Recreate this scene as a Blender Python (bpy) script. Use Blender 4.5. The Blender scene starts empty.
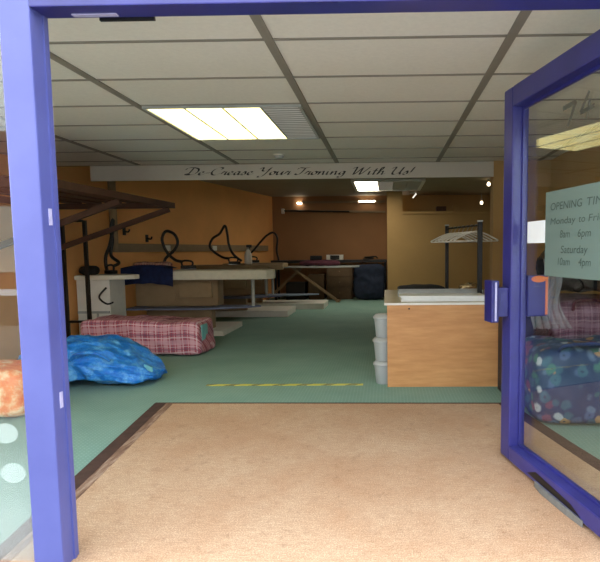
import bpy, bmesh, math, random
from mathutils import Vector, Matrix, noise
random.seed(7)
SC = bpy.context.scene
COL = SC.collection
W = {}                                    # world matrices of thing roots, by name

# ------------------------------------------------------------------ materials
MATS = {}
def S(r, g, b):
    f = lambda c: (c/255/12.92) if c/255 <= .04045 else ((c/255+.055)/1.055)**2.4
    return (f(r), f(g), f(b), 1)
class NT:
    def __init__(s, name):
        s.m = bpy.data.materials.new(name); s.m.use_nodes = True
        s.t = s.m.node_tree; s.n = s.t.nodes; s.b = s.n['Principled BSDF']; s.o = s.n['Material Output']
        MATS[name] = s.m
    def add(s, typ, **kw):
        nd = s.n.new(typ)
        for k, v in kw.items():
            if k.startswith('i_'): nd.inputs[k[2:].replace('_', ' ')].default_value = v
            else: setattr(nd, k, v)
        return nd
    def lk(s, a, b): s.t.links.new(a, b)
    def coords(s, scale=(1, 1, 1), out='Object', rot=(0, 0, 0)):
        tc = s.add('ShaderNodeTexCoord'); mp = s.add('ShaderNodeMapping')
        mp.inputs['Scale'].default_value = scale; mp.inputs['Rotation'].default_value = rot
        s.lk(tc.outputs[out], mp.inputs['Vector']); return mp.outputs['Vector']
    def noise(s, vec, scale, detail=4, rough=.6):
        n = s.add('ShaderNodeTexNoise'); n.inputs['Scale'].default_value = scale
        n.inputs['Detail'].default_value = detail; n.inputs['Roughness'].default_value = rough
        s.lk(vec, n.inputs['Vector']); return n
    def ramp(s, fac, stops, interp='LINEAR'):
        r = s.add('ShaderNodeValToRGB'); r.color_ramp.interpolation = interp
        e = r.color_ramp.elements
        while len(e) < len(stops): e.new(.5)
        for x, (p, c) in zip(e, stops): x.position = p; x.color = c
        s.lk(fac, r.inputs['Fac']); return r.outputs['Color']
    def mix(s, fac, a, b, blend='MIX'):
        m = s.add('ShaderNodeMix', data_type='RGBA', blend_type=blend)
        for i, v in ((0, fac), (6, a), (7, b)):
            if hasattr(v, 'links'): s.lk(v, m.inputs[i])
            else: m.inputs[i].default_value = v
        return m.outputs[2]
    def bump(s, h, strength=.3, dist=.01):
        b = s.add('ShaderNodeBump'); b.inputs['Strength'].default_value = strength; b.inputs['Distance'].default_value = dist
        s.lk(h, b.inputs['Height']); s.lk(b.outputs['Normal'], s.b.inputs['Normal'])
    def col(s, c):
        if hasattr(c, 'links'): s.lk(c, s.b.inputs['Base Color'])
        else: s.b.inputs['Base Color'].default_value = c
    def math(s, op, a, b=0.0, c=None):
        m = s.add('ShaderNodeMath', operation=op)
        for i, v in enumerate((a, b) if c is None else (a, b, c)):
            if hasattr(v, 'links'): s.lk(v, m.inputs[i])
            else: m.inputs[i].default_value = v
        return m.outputs[0]

def simple(name, c, rough=.6, metal=0.0, var=.12, scale=9, bump=.0, coat=0.0):
    t = NT(name); v = t.coords(); n = t.noise(v, scale)
    lo = tuple(x*(1-var) for x in c[:3])+(1,); hi = tuple(min(1, x*(1+var)) for x in c[:3])+(1,)
    t.col(t.ramp(n.outputs['Fac'], [(.3, lo), (.7, hi)]))
    t.b.inputs['Roughness'].default_value = rough; t.b.inputs['Metallic'].default_value = metal
    if coat: t.b.inputs['Coat Weight'].default_value = coat
    if bump: t.bump(n.outputs['Fac'], bump)
    return t.m

def emit(name, c, st):
    t = NT(name); t.b.inputs['Base Color'].default_value = c
    t.b.inputs['Emission Color'].default_value = c; t.b.inputs['Emission Strength'].default_value = st
    return t.m

simple('tile', S(226, 222, 212), .85, var=.035, scale=40, bump=.05)
simple('grid_bar', S(138, 132, 122), .6, var=.05)
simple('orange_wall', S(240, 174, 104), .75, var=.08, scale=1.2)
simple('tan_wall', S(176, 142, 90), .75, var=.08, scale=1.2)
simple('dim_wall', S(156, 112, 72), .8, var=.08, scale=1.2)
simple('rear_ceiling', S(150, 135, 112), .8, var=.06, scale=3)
simple('sign_white', S(190, 184, 172), .5, var=.04, scale=3)
simple('ink', S(28, 24, 24), .5)
simple('white_plastic', S(226, 224, 214), .45, var=.05)
simple('cream_fabric', S(232, 228, 210), .85, var=.06, scale=14, bump=.2)
simple('brown_cream', S(150, 128, 98), .8, var=.1)
simple('fawn', S(140, 118, 88), .7, var=.14, scale=4)
simple('slate_blue', S(104, 112, 140), .6, var=.1, scale=5)
simple('pale_blue', S(122, 138, 158), .6, var=.1, scale=5)
simple('black_metal', S(20, 20, 21), .4, metal=.3)
simple('black_rubber', S(14, 13, 14), .5)
simple('black_top', S(26, 24, 24), .5)
simple('steel', S(170, 170, 168), .3, metal=.9)
simple('pale_grey', S(168, 172, 170), .5, var=.08)
simple('grey_strip', S(112, 112, 108), .7, var=.2, scale=30)
simple('rack_wood', S(72, 44, 30), .7, var=.25, scale=8)
simple('leg_wood', S(136, 112, 82), .6, var=.15)
simple('drawer_wood', S(104, 80, 54), .6, var=.15)
simple('navy_cloth', S(38, 54, 104), .8, var=.35, scale=12, bump=.4)
simple('dark_navy', S(26, 36, 58), .8, var=.3, scale=10, bump=.4)
simple('maroon_cloth', S(84, 40, 54), .85, var=.3, scale=10, bump=.3)
simple('black_cloth', S(26, 26, 30), .8, var=.3, scale=10, bump=.4)
simple('teal_tag', S(120, 190, 196), .5, var=.1)
simple('foil', S(170, 150, 110), .25, metal=.6, var=.4, scale=18, bump=.6)
simple('card_white', S(236, 238, 236), .5, var=.03)
simple('paper', S(236, 238, 236), .6, var=.04)
simple('pavement', S(150, 148, 142), .9, var=.15, scale=5, bump=.3)
simple('road', S(70, 70, 72), .9, var=.15, scale=8)
simple('pale_keep', S(170, 164, 196), .4, var=.15, scale=30)
simple('brass', S(186, 178, 160), .35, metal=.8, var=.15)
simple('silver_paint', S(190, 192, 196), .25, coat=.6, var=.03)
simple('tyre', S(22, 22, 22), .8)
simple('dark_glass', S(30, 36, 42), .08, var=.05)
simple('pale_brick', S(150, 92, 74), .85, var=.2, scale=6)
simple('stone', S(206, 200, 186), .85, var=.08)
simple('orange_paint', S(208, 112, 62), .7, var=.1)
emit('bulb', (1, .84, .56, 1), 5)
emit('lens_tube', (1, .95, .85, 1), .8)
emit('rear_tube', (1, .93, .78, 1), 10)

def m_lens(name, strength, lit):
    t = NT(name); v = t.coords((1, 1, 1))
    w = t.add('ShaderNodeTexWave', wave_type='BANDS', bands_direction='Y'); w.inputs['Scale'].default_value = 5
    w.inputs['Distortion'].default_value = 1.5; w.inputs['Detail'].default_value = 2
    t.lk(v, w.inputs['Vector'])
    n = t.noise(v, 5, 3)
    if lit:
        c = t.ramp(n.outputs['Fac'], [(.38, (1, .82, .30, 1)), (.6, (1, .92, .46, 1))])
        t.lk(c, t.b.inputs['Emission Color']); t.b.inputs['Emission Strength'].default_value = strength
        t.b.inputs['Base Color'].default_value = S(230, 225, 205)
    else:
        t.col(t.ramp(w.outputs['Fac'], [(.2, S(120, 122, 128)), (.8, S(226, 228, 230))]))
        t.b.inputs['Emission Color'].default_value = (1, .94, .82, 1); t.b.inputs['Emission Strength'].default_value = strength
    t.b.inputs['Roughness'].default_value = .4
    t.bump(w.outputs['Fac'], .3, .004)
m_lens('lens_lit', 2.6, True); m_lens('lens_dim', .05, False)

def m_blue_paint():
    t = NT('blue_paint'); v = t.coords(); n = t.noise(v, 3, 5)
    c = t.ramp(n.outputs['Fac'], [(.3, S(74, 78, 138)), (.7, S(84, 89, 150))])
    n2 = t.noise(v, 60, 6, .75)
    chip = t.ramp(n2.outputs['Fac'], [(.72, (0, 0, 0, 1)), (.74, (1, 1, 1, 1))])
    t.col(t.mix(chip, c, S(190, 186, 210)))
    t.b.inputs['Roughness'].default_value = .32; t.bump(n.outputs['Fac'], .12, .006)
m_blue_paint()
def m_door_paint():
    t = NT('door_paint'); v = t.coords(); n = t.noise(v, 5, 5)
    c = t.ramp(n.outputs['Fac'], [(.3, S(42, 42, 104)), (.7, S(52, 52, 124))])
    n2 = t.noise(v, 70, 6, .75)
    chip = t.ramp(n2.outputs['Fac'], [(.72, (0, 0, 0, 1)), (.74, (1, 1, 1, 1))])
    t.col(t.mix(chip, c, S(150, 148, 176)))
    t.b.inputs['Roughness'].default_value = .3; t.bump(n.outputs['Fac'], .1, .005)
m_door_paint()
simple('handle_paint', S(34, 32, 100), .35, var=.15)

def m_carpet():
    t = NT('carpet'); v = t.coords()
    n = t.noise(v, 1.4, 4); n2 = t.noise(v, 130, 2)
    vo = t.add('ShaderNodeTexVoronoi'); vo.inputs['Scale'].default_value = 36; vo.inputs['Randomness'].default_value = .1
    t.lk(v, vo.inputs['Vector'])
    c = t.ramp(n.outputs['Fac'], [(.3, S(122, 160, 147)), (.7, S(138, 174, 160))])
    d = t.ramp(vo.outputs['Distance'], [(.12, (1, 1, 1, 1)), (.24, (0, 0, 0, 1))])
    f = t.math('MULTIPLY', d, .35)
    c = t.mix(f, c, S(196, 214, 206))
    t.col(t.mix(t.math('MULTIPLY', n2.outputs['Fac'], .35), c, S(84, 110, 100)))
    t.b.inputs['Roughness'].default_value = .9; t.bump(n2.outputs['Fac'], .3, .004)
m_carpet()
def m_coir():
    t = NT('coir'); v = t.coords((4, 22, 4)); v0 = t.coords()
    n = t.noise(v, 4, 7, .8); n1 = t.noise(v0, 1.3, 6, .65); n2 = t.noise(v0, 160, 3, .8); n3 = t.noise(v0, 12, 7, .85); n4 = t.noise(v0, 7, 2)
    c = t.ramp(n.outputs['Fac'], [(.3, S(186, 150, 118)), (.7, S(226, 196, 162))])
    c = t.mix(t.ramp(n1.outputs['Fac'], [(.4, (0, 0, 0, 1)), (.68, (.65, .65, .65, 1))]), c, S(186, 138, 98))
    c = t.mix(t.ramp(n3.outputs['Fac'], [(.55, (0, 0, 0, 1)), (.72, (.7, .7, .7, 1))]), c, S(140, 104, 78))
    c = t.mix(t.ramp(n2.outputs['Fac'], [(.42, (.55, .55, .55, 1)), (.6, (0, 0, 0, 1))]), c, S(128, 92, 68))
    c = t.mix(t.ramp(n2.outputs['Fac'], [(.6, (0, 0, 0, 1)), (.75, (.6, .6, .6, 1))]), c, S(244, 224, 198))
    c = t.mix(t.ramp(n4.outputs['Fac'], [(.74, (0, 0, 0, 1)), (.77, (.8, .8, .8, 1))]), c, S(84, 60, 48))
    t.col(c); t.b.inputs['Roughness'].default_value = .95; t.bump(n2.outputs['Fac'], .6, .006)
m_coir()
def m_strip():
    t = NT('mat_strip'); v = t.coords((12, 1.5, 3)); n = t.noise(v, 3, 6, .75)
    t.col(t.ramp(n.outputs['Fac'], [(.3, S(84, 58, 46)), (.5, S(136, 104, 84)), (.7, S(190, 168, 148))]))
    t.b.inputs['Roughness'].default_value = .8; t.bump(n.outputs['Fac'], .4, .006)
m_strip()
simple('mat_frame', S(70, 48, 40), .8, var=.3, scale=14, bump=.3)
def m_wood():
    t = NT('beech'); v = t.coords((2, 6, 14)); n = t.noise(v, 1.6, 5, .6); v0 = t.coords(); n1 = t.noise(v0, 3, 4)
    c = t.ramp(n.outputs['Fac'], [(.3, S(188, 132, 78)), (.7, S(214, 160, 104))])
    t.col(t.mix(t.math('MULTIPLY', n1.outputs['Fac'], .35), c, S(170, 118, 72)))
    t.b.inputs['Roughness'].default_value = .45
m_wood()
simple('counter_top', S(176, 162, 122), .35, var=.1, scale=6)

def m_plaid(name, base, s1, s2, dark, sc):
    t = NT(name); tc = t.add('ShaderNodeTexCoord'); sp = t.add('ShaderNodeSeparateXYZ')
    t.lk(tc.outputs['Object'], sp.inputs[0])
    u = t.math('MULTIPLY', sp.outputs['X'], sc); vv = t.math('MULTIPLY', t.math('ADD', sp.outputs['Y'], sp.outputs['Z']), sc)
    def band(x, a, b):
        f = t.math('FRACT', t.math('ADD', x, 100.0)); return t.math('MULTIPLY', t.math('GREATER_THAN', f, a), t.math('LESS_THAN', f, b))
    c = base
    for x in (u, vv):
        c = t.mix(t.math('MULTIPLY', band(x, .0, .3), .55), c, s1)
        c = t.mix(t.math('MULTIPLY', band(x, .42, .5), .6), c, s2)
        c = t.mix(t.math('MULTIPLY', band(x, .62, .72), .6), c, dark)
        c = t.mix(t.math('MULTIPLY', band(x, .84, .88), .6), c, s2)
    n = t.noise(tc.outputs['Object'], 14, 5, .7)
    t.col(t.mix(t.math('MULTIPLY', n.outputs['Fac'], .25), c, s1))
    t.b.inputs['Roughness'].default_value = .45; t.bump(n.outputs['Fac'], .5, .02)
m_plaid('red_plaid', S(176, 62, 84), S(222, 178, 190), S(240, 226, 230), S(100, 44, 84), 6.5)
m_plaid('red_small_plaid', S(150, 52, 48), S(196, 168, 150), S(220, 205, 190), S(40, 36, 64), 9)
m_plaid('plum_plaid', S(96, 58, 84), S(150, 128, 146), S(170, 150, 160), S(50, 36, 60), 8)

def m_blue_bag():
    t = NT('blue_poly'); v = t.coords(); n = t.noise(v, 9, 6, .7); n2 = t.noise(v, 26, 5, .7)
    c = t.ramp(n.outputs['Fac'], [(.3, S(14, 92, 190)), (.5, S(34, 128, 218)), (.68, S(120, 190, 238))])  # palest blue puts the highlights of the crinkles into the colour
    t.col(c); t.b.inputs['Roughness'].default_value = .3; t.bump(n2.outputs['Fac'], .7, .02)
m_blue_bag()
def m_floral():
    t = NT('floral'); v = t.coords(); n0 = t.noise(v, 6, 3)
    vv = t.add('ShaderNodeVectorMath', operation='ADD'); t.lk(v, vv.inputs[0])
    sc = t.add('ShaderNodeVectorMath', operation='SCALE'); sc.inputs['Scale'].default_value = .09
    t.lk(n0.outputs['Color'], sc.inputs[0]); t.lk(sc.outputs[0], vv.inputs[1])
    vo = t.add('ShaderNodeTexVoronoi'); vo.inputs['Scale'].default_value = 13; t.lk(vv.outputs[0], vo.inputs['Vector'])
    sep = t.add('ShaderNodeSeparateColor'); t.lk(vo.outputs['Color'], sep.inputs[0])
    pal = t.ramp(sep.outputs[0], [(0, S(58, 98, 124)), (.25, S(176, 186, 196)), (.4, S(118, 72, 104)), (.52, S(66, 118, 112)), (.7, S(76, 96, 140)), (.82, S(176, 140, 104)), (.9, S(96, 118, 150))], 'CONSTANT')
    m = t.ramp(vo.outputs['Distance'], [(.40, (1, 1, 1, 1)), (.56, (0, 0, 0, 1))])
    ring = t.ramp(vo.outputs['Distance'], [(.1, (1, 1, 1, 1)), (.16, (0, 0, 0, 1))])
    c = t.mix(m, S(36, 58, 104), pal); c = t.mix(ring, c, S(40, 60, 100))
    t.col(c); t.b.inputs['Roughness'].default_value = .5; t.bump(n0.outputs['Fac'], .3, .02)
m_floral()
def m_orange_bag():
    t = NT('orange_print'); v = t.coords(); n = t.noise(v, 9, 5, .6)
    t.col(t.ramp(n.outputs['Fac'], [(.35, S(236, 104, 44)), (.5, S(246, 146, 84)), (.62, S(252, 212, 168)), (.72, S(240, 116, 60))]))
    t.b.inputs['Roughness'].default_value = .45; t.bump(n.outputs['Fac'], .3, .02)
m_orange_bag()
def m_hazard():
    t = NT('hazard'); tc = t.add('ShaderNodeTexCoord'); sp = t.add('ShaderNodeSeparateXYZ'); t.lk(tc.outputs['Object'], sp.inputs[0])
    a = t.math('MULTIPLY', t.math('SUBTRACT', sp.outputs['X'], sp.outputs['Y']), 4.6)
    f = t.math('FRACT', t.math('ADD', a, 100.0)); st = t.math('GREATER_THAN', f, .58)
    n = t.noise(tc.outputs['Object'], 24, 5, .7)
    k = t.math('MULTIPLY', st, t.ramp(n.outputs['Fac'], [(.3, (.2, .2, .2, 1)), (.55, (.85, .85, .85, 1))]))
    t.col(t.mix(k, S(222, 214, 84), S(84, 84, 58))); t.b.inputs['Roughness'].default_value = .5
m_hazard()

def m_glass(name, tint, ior, fac_add=0.0, rough=0.0):
    t = NT(name); t.n.remove(t.b)
    tr = t.add('ShaderNodeBsdfTransparent'); tr.inputs['Color'].default_value = tint
    gl = t.add('ShaderNodeBsdfGlossy'); gl.inputs['Roughness'].default_value = rough
    fr = t.add('ShaderNodeFresnel'); ge = t.add('ShaderNodeNewGeometry')
    t.lk(t.math('MULTIPLY_ADD', ge.outputs['Backfacing'], 1/ior-ior, ior), fr.inputs['IOR'])   # same reflectance on both faces of the thin pane
    mx = t.add('ShaderNodeMixShader'); t.lk(fr.outputs[0], mx.inputs[0]); t.lk(tr.outputs[0], mx.inputs[1]); t.lk(gl.outputs[0], mx.inputs[2])
    t.lk(mx.outputs[0], t.o.inputs['Surface'])
m_glass('shop_glass', (.95, .97, .96, 1), 1.5)
def m_whitened():
    m_glass('whitened_glass', (.95, .97, .96, 1), 1.5)
    m = MATS['whitened_glass']; t = NT.__new__(NT); t.m = m; t.t = m.node_tree; t.n = t.t.nodes; t.o = t.n['Material Output']
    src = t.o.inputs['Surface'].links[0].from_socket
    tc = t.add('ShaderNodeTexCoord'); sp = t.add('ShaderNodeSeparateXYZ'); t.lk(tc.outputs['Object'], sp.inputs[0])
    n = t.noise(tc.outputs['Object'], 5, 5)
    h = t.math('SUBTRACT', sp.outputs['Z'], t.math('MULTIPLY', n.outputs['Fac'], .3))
    f = t.ramp(h, [(.0, (.13, .13, .13, 1)), (.30, (.045, .045, .045, 1)), (.5, (0, 0, 0, 1))])  # white film added over the glass, stronger low down, brightens the floor behind
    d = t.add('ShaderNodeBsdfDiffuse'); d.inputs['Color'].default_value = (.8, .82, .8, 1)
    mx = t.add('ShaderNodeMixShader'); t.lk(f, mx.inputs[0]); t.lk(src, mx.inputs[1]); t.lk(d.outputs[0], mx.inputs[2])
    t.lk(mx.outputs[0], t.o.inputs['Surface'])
m_whitened()
def m_film(name, c, opacity, rough=.4):
    t = NT(name); t.b.inputs['Base Color'].default_value = c; t.b.inputs['Roughness'].default_value = rough
    t.b.inputs['Alpha'].default_value = opacity
m_film('frost_film', S(210, 224, 218), .2)
m_film('green_film', S(106, 124, 115), .86)
m_film('clear_plastic', S(214, 216, 220), .36, .12)
m_film('tub_plastic', S(186, 190, 190), .8, .35)
m_film('grey_letter', S(70, 72, 66), .8)
simple('faded_ink', S(58, 72, 66), .6)

# ------------------------------------------------------------------ mesh helpers
def ident(): return Matrix.Identity(4)
class MB:
    def __init__(s): s.bm = bmesh.new()
    def _xf(s, vs, M):
        if M is not None: bmesh.ops.transform(s.bm, matrix=M, verts=vs)
    def box(s, x0, x1, y0, y1, z0, z1, bev=0.0, M=None, seg=2):
        r = bmesh.ops.create_cube(s.bm, size=1); vs = r['verts']
        for v in vs:
            v.co = Vector(((x0+x1)/2+v.co.x*(x1-x0), (y0+y1)/2+v.co.y*(y1-y0), (z0+z1)/2+v.co.z*(z1-z0)))
        if bev:
            es = list({e for v in vs for e in v.link_edges})
            r = bmesh.ops.bevel(s.bm, geom=es, offset=bev, segments=seg, profile=.6, affect='EDGES')
            vs = list({v for f in r['faces'] for v in f.verts} | {v for v in vs if v.is_valid})
        s._xf(vs, M); return s
    def prism(s, pts, z0, z1, bev=0.0, M=None):
        lo = [s.bm.verts.new((x, y, z0)) for x, y in pts]; hi = [s.bm.verts.new((x, y, z1)) for x, y in pts]
        n = len(pts); fs = [s.bm.faces.new(lo[::-1]), s.bm.faces.new(hi)]
        for i in range(n): fs.append(s.bm.faces.new((lo[i], lo[(i+1) % n], hi[(i+1) % n], hi[i])))
        bmesh.ops.recalc_face_normals(s.bm, faces=fs)
        vs = lo+hi
        if bev:
            es = list({e for f in fs[:2] for e in f.edges})
            r = bmesh.ops.bevel(s.bm, geom=es, offset=bev, segments=2, profile=.6, affect='EDGES')
            vs = list({v for f in r['faces'] for v in f.verts} | {v for v in vs if v.is_valid})
        s._xf(vs, M); return s
    def tube(s, pts, r, n=8, smooth=0, closed_ends=True, M=None):
        P = [Vector(p) for p in pts]
        if smooth: P = catmull(P, smooth)
        rs = r if isinstance(r, (list, tuple)) else [r]*len(P)
        if len(rs) != len(P): rs = [rs[min(len(rs)-1, int(i*len(rs)/len(P)))] for i in range(len(P))]
        rings = []; up = None
        for i, p in enumerate(P):
            d = (P[min(i+1, len(P)-1)]-P[max(i-1, 0)]).normalized()
            if up is None: up = d.orthogonal().normalized()
            up = (up-d*up.dot(d)); up = up.normalized() if up.length > 1e-6 else d.orthogonal().normalized()
            q = d.cross(up)
            rings.append([s.bm.verts.new(p+(up*math.cos(2*math.pi*k/n)+q*math.sin(2*math.pi*k/n))*rs[i]) for k in range(n)])
        for a, b in zip(rings, rings[1:]):
            for k in range(n): s.bm.faces.new((a[k], a[(k+1) % n], b[(k+1) % n], b[k]))
        if closed_ends: s.bm.faces.new(rings[0][::-1]); s.bm.faces.new(rings[-1])
        s._xf([v for r_ in rings for v in r_], M); return s
    def lathe(s, prof, n=24, M=None):
        rings = [[s.bm.verts.new((r*math.cos(2*math.pi*k/n), r*math.sin(2*math.pi*k/n), z)) for k in range(n)] for r, z in prof]
        for a, b in zip(rings, rings[1:]):
            for k in range(n): s.bm.faces.new((a[k], a[(k+1) % n], b[(k+1) % n], b[k]))
        s.bm.faces.new(rings[0][::-1]); s.bm.faces.new(rings[-1])
        s._xf([v for r_ in rings for v in r_], M); return s
    def poly(s, pts):
        s.bm.faces.new([s.bm.verts.new(p) for p in pts]); return s
    def strip(s, a, b):
        A = [s.bm.verts.new(p) for p in a]; B = [s.bm.verts.new(p) for p in b]
        for i in range(len(A)-1): s.bm.faces.new((A[i], A[i+1], B[i+1], B[i]))
        return s
    def sack(s, c, size, p=3.0, amp=.04, freq=4.0, seed=0, lean=None, sub=5, flat=.0, amp2=0.0, freq2=12):
        r = bmesh.ops.create_icosphere(s.bm, subdivisions=sub, radius=1)
        off = Vector((seed*7.3, seed*3.1, seed*5.7))
        for v in r['verts']:
            n = v.co.normalized()
            k = (abs(n.x)**p+abs(n.y)**p+abs(n.z)**p)**(-1/p)
            q = Vector((n.x*k*size[0]/2, n.y*k*size[1]/2, n.z*k*size[2]/2))
            d = noise.ridged_multi_fractal(q*freq+off, 1.0, 2.0, 4, .9, 2.0)*.5-.5
            d2 = noise.noise(q*freq*.5+off)
            q += n*(d*amp+d2*amp*.9)
            if amp2: q += n*amp2*(noise.ridged_multi_fractal(Vector((q.x*.6, q.y, q.z*1.4))*freq2+off, 1.0, 2.1, 3, .9, 2.0)-1.0)
            q.z += size[2]/2
            if lean: q = lean(q)
            q.z = max(q.z, flat*.02*noise.noise(q*6)) if q.z < .012 else q.z
            q.z = max(q.z, 0.0)
            v.co = q+Vector(c)
        return s
    def cloth(s, x0, x1, y0, y1, zf, nx=30, ny=16, th=.006):
        g = [[s.bm.verts.new((x0+(x1-x0)*i/nx, y0+(y1-y0)*j/ny, 0)) for j in range(ny+1)] for i in range(nx+1)]
        for row in g:
            for v in row: v.co = Vector(zf(v.co.x, v.co.y))
        fs = []
        for i in range(nx):
            for j in range(ny): fs.append(s.bm.faces.new((g[i][j], g[i+1][j], g[i+1][j+1], g[i][j+1])))
        bmesh.ops.solidify(s.bm, geom=fs, thickness=th)
        return s
def catmull(P, k):
    out = []
    for i in range(len(P)-1):
        a, b, c, d = P[max(i-1, 0)], P[i], P[i+1], P[min(i+2, len(P)-1)]
        for j in range(k):
            t = j/k
            out.append(.5*((2*b)+(c-a)*t+(2*a-5*b+4*c-d)*t*t+(3*b-a-3*c+d)*t**3))
    out.append(P[-1]); return out

def obj(name, mb, mat, parent=None, local=False, smooth=False, origin=None):
    bm = mb.bm if isinstance(mb, MB) else mb
    if parent is not None and not local: bm.transform(W[parent.name].inverted())
    if parent is None and origin is not None: bm.transform(Matrix.Translation(-Vector(origin)))
    bmesh.ops.recalc_face_normals(bm, faces=bm.faces)
    me = bpy.data.meshes.new(name); bm.to_mesh(me); bm.free()
    if smooth:
        for f in me.polygons: f.use_smooth = True
    me.materials.append(MATS[mat])
    o = bpy.data.objects.new(name, me); COL.objects.link(o)
    if parent is not None:
        o.parent = parent; W[o.name] = W[parent.name]
    else:
        if origin is not None: o.location = origin
        W[o.name] = Matrix.Translation(Vector(origin)) if origin is not None else ident()
    return o
def tag(o, label, cat, group=None):
    o['label'] = label; o['category'] = cat
    if group: o['group'] = group
    return o
def thing(name, label, cat, loc, rz=0, group=None):
    o = bpy.data.objects.new(name, None); COL.objects.link(o); o.location = loc; o.rotation_euler = (0, 0, rz)
    o.empty_display_size = .1
    W[o.name] = Matrix.Translation(Vector(loc)) @ Matrix.Rotation(rz, 4, 'Z')
    return tag(o, label, cat, group)
def struct(name, mb, mat, parent=None, local=False):
    o = obj(name, mb, mat, parent, local)
    if parent is None: o['kind'] = 'structure'
    return o
def dup(root, loc, rz, label):
    r = root.copy(); COL.objects.link(r); r.location = loc; r.rotation_euler = (0, 0, rz); r['label'] = label
    for ch in list(root.children):
        c = ch.copy(); COL.objects.link(c); c.parent = r
        for g in ch.children:
            d = g.copy(); COL.objects.link(d); d.parent = c
    return r

# ------------------------------------------------------------------ the room
CE = 2.26; RC = 2.56
struct('floor', MB().box(-4.3, 2.8, 2.0, 14.2, -.06, 0), 'carpet')
struct('pavement', MB().box(-14, 14, -5, 1.95, -.08, -.012), 'pavement')
struct('road', MB().box(-14, 14, -13, -5, -.2, -.13), 'road')
struct('ceiling', MB().box(-4.3, 2.1, 2.06, 6.78, CE, CE+.04), 'tile')
g = MB()
for x in (-3.0, -1.79, -.58, .635, 1.85): g.box(x-.024, x+.024, 2.06, 6.75, CE-.008, CE)
for k in range(7):
    y = 2.85+.602*k
    g.box(-4.1, 2.0, y-.010, y+.010, CE-.006, CE)
struct('trim_1', g, 'grid_bar')
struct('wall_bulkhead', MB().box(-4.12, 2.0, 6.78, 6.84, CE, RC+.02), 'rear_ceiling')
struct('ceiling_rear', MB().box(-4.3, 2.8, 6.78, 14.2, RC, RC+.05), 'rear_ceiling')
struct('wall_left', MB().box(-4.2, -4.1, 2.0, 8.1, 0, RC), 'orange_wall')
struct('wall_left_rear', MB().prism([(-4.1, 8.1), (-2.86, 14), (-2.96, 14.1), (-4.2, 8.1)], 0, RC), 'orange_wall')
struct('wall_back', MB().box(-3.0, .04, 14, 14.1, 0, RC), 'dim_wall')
rb = MB()
rb.box(.04, 2.8, 13, 13.12, 0, 2.06).box(.04, .40, 13, 13.12, 2.06, RC).box(.04, .14, 13.12, 14.1, 0, RC)
rb.box(.40, 2.8, 13.12, 14.1, 2.0, 2.06).box(.14, 2.8, 14, 14.1, 2.06, RC)
rb.box(.40, 2.8, 12.96, 13.0, 2.03, 2.09)
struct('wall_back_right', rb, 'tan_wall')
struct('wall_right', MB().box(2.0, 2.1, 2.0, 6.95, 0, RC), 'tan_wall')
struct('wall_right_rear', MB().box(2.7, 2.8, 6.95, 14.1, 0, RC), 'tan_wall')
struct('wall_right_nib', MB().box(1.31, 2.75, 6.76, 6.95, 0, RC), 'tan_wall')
struct('wall_front', MB().box(-4.3, 2.2, 1.96, 2.06, 2.15, 3.6), 'stone')
struct('wall_front_left', MB().box(-4.3, -4.05, 1.96, 2.06, 0, 2.15), 'stone')
struct('wall_front_right', MB().box(1.98, 2.2, 1.96, 2.06, 0, 2.15), 'stone')
struct('baseboard_back', MB().box(-2.84, .04, 13.98, 14.0, 0, .1), 'rack_wood')

# dado trunking and pipe on the rear left wall
wd = Vector((1.24, 5.9, 0)).normalized(); wn = Vector((wd.y, -wd.x, 0))
def wl(t, off, z): p = Vector((-4.1, 8.1, 0))+wd*t+wn*off; return (p.x, p.y, z)
def wallbox(mb, t0, t1, o0, o1, z0, z1):
    return mb.prism([wl(t0, o0, 0)[:2], wl(t1, o0, 0)[:2], wl(t1, o1, 0)[:2], wl(t0, o1, 0)[:2]], z0, z1)
tr = struct('trim_2', wallbox(MB(), .05, 5.6, 0, .05, 1.2, 1.33), 'brown_cream')
for t in (1.3, 2.9): obj('wall_socket', wallbox(MB(), t, t+.16, .05, .065, 1.215, 1.31), 'white_plastic', tr)
struct('trim_3', MB().tube([wl(.05, .06, 1.2), wl(.05, .06, RC)], .055, 12), 'brown_cream')

# suspended light over the front room: four prismatic strips in a frame, last one unlit
lt = thing('ceiling_light', 'square recessed fluorescent ceiling light, three strips glowing and one dull', 'light', (-1.185, 4.65, CE))
fr = MB(); x0, x1, y0, y1 = -1.765, -.605, 4.065, 5.24
fr.box(x0, x1, y0, y0+.02, CE-.022, CE).box(x0, x1, y1-.02, y1, CE-.022, CE).box(x0, x0+.02, y0+.02, y1-.02, CE-.022, CE).box(x1-.02, x1, y0+.02, y1-.02, CE-.022, CE)
w4 = (x1-x0-.04)/4
for k in range(1, 4): fr.box(x0+.02+w4*k-.006, x0+.02+w4*k+.006, y0+.02, y1-.02, CE-.02, CE)
obj('frame', fr, 'pale_grey', lt)
for k in range(4):
    obj('diffuser', MB().box(x0+.027+w4*k, x0+.013+w4*(k+1), y0+.02, y1-.02, CE-.015, CE-.001), 'lens_lit' if k < 3 else 'lens_dim', lt)
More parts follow.
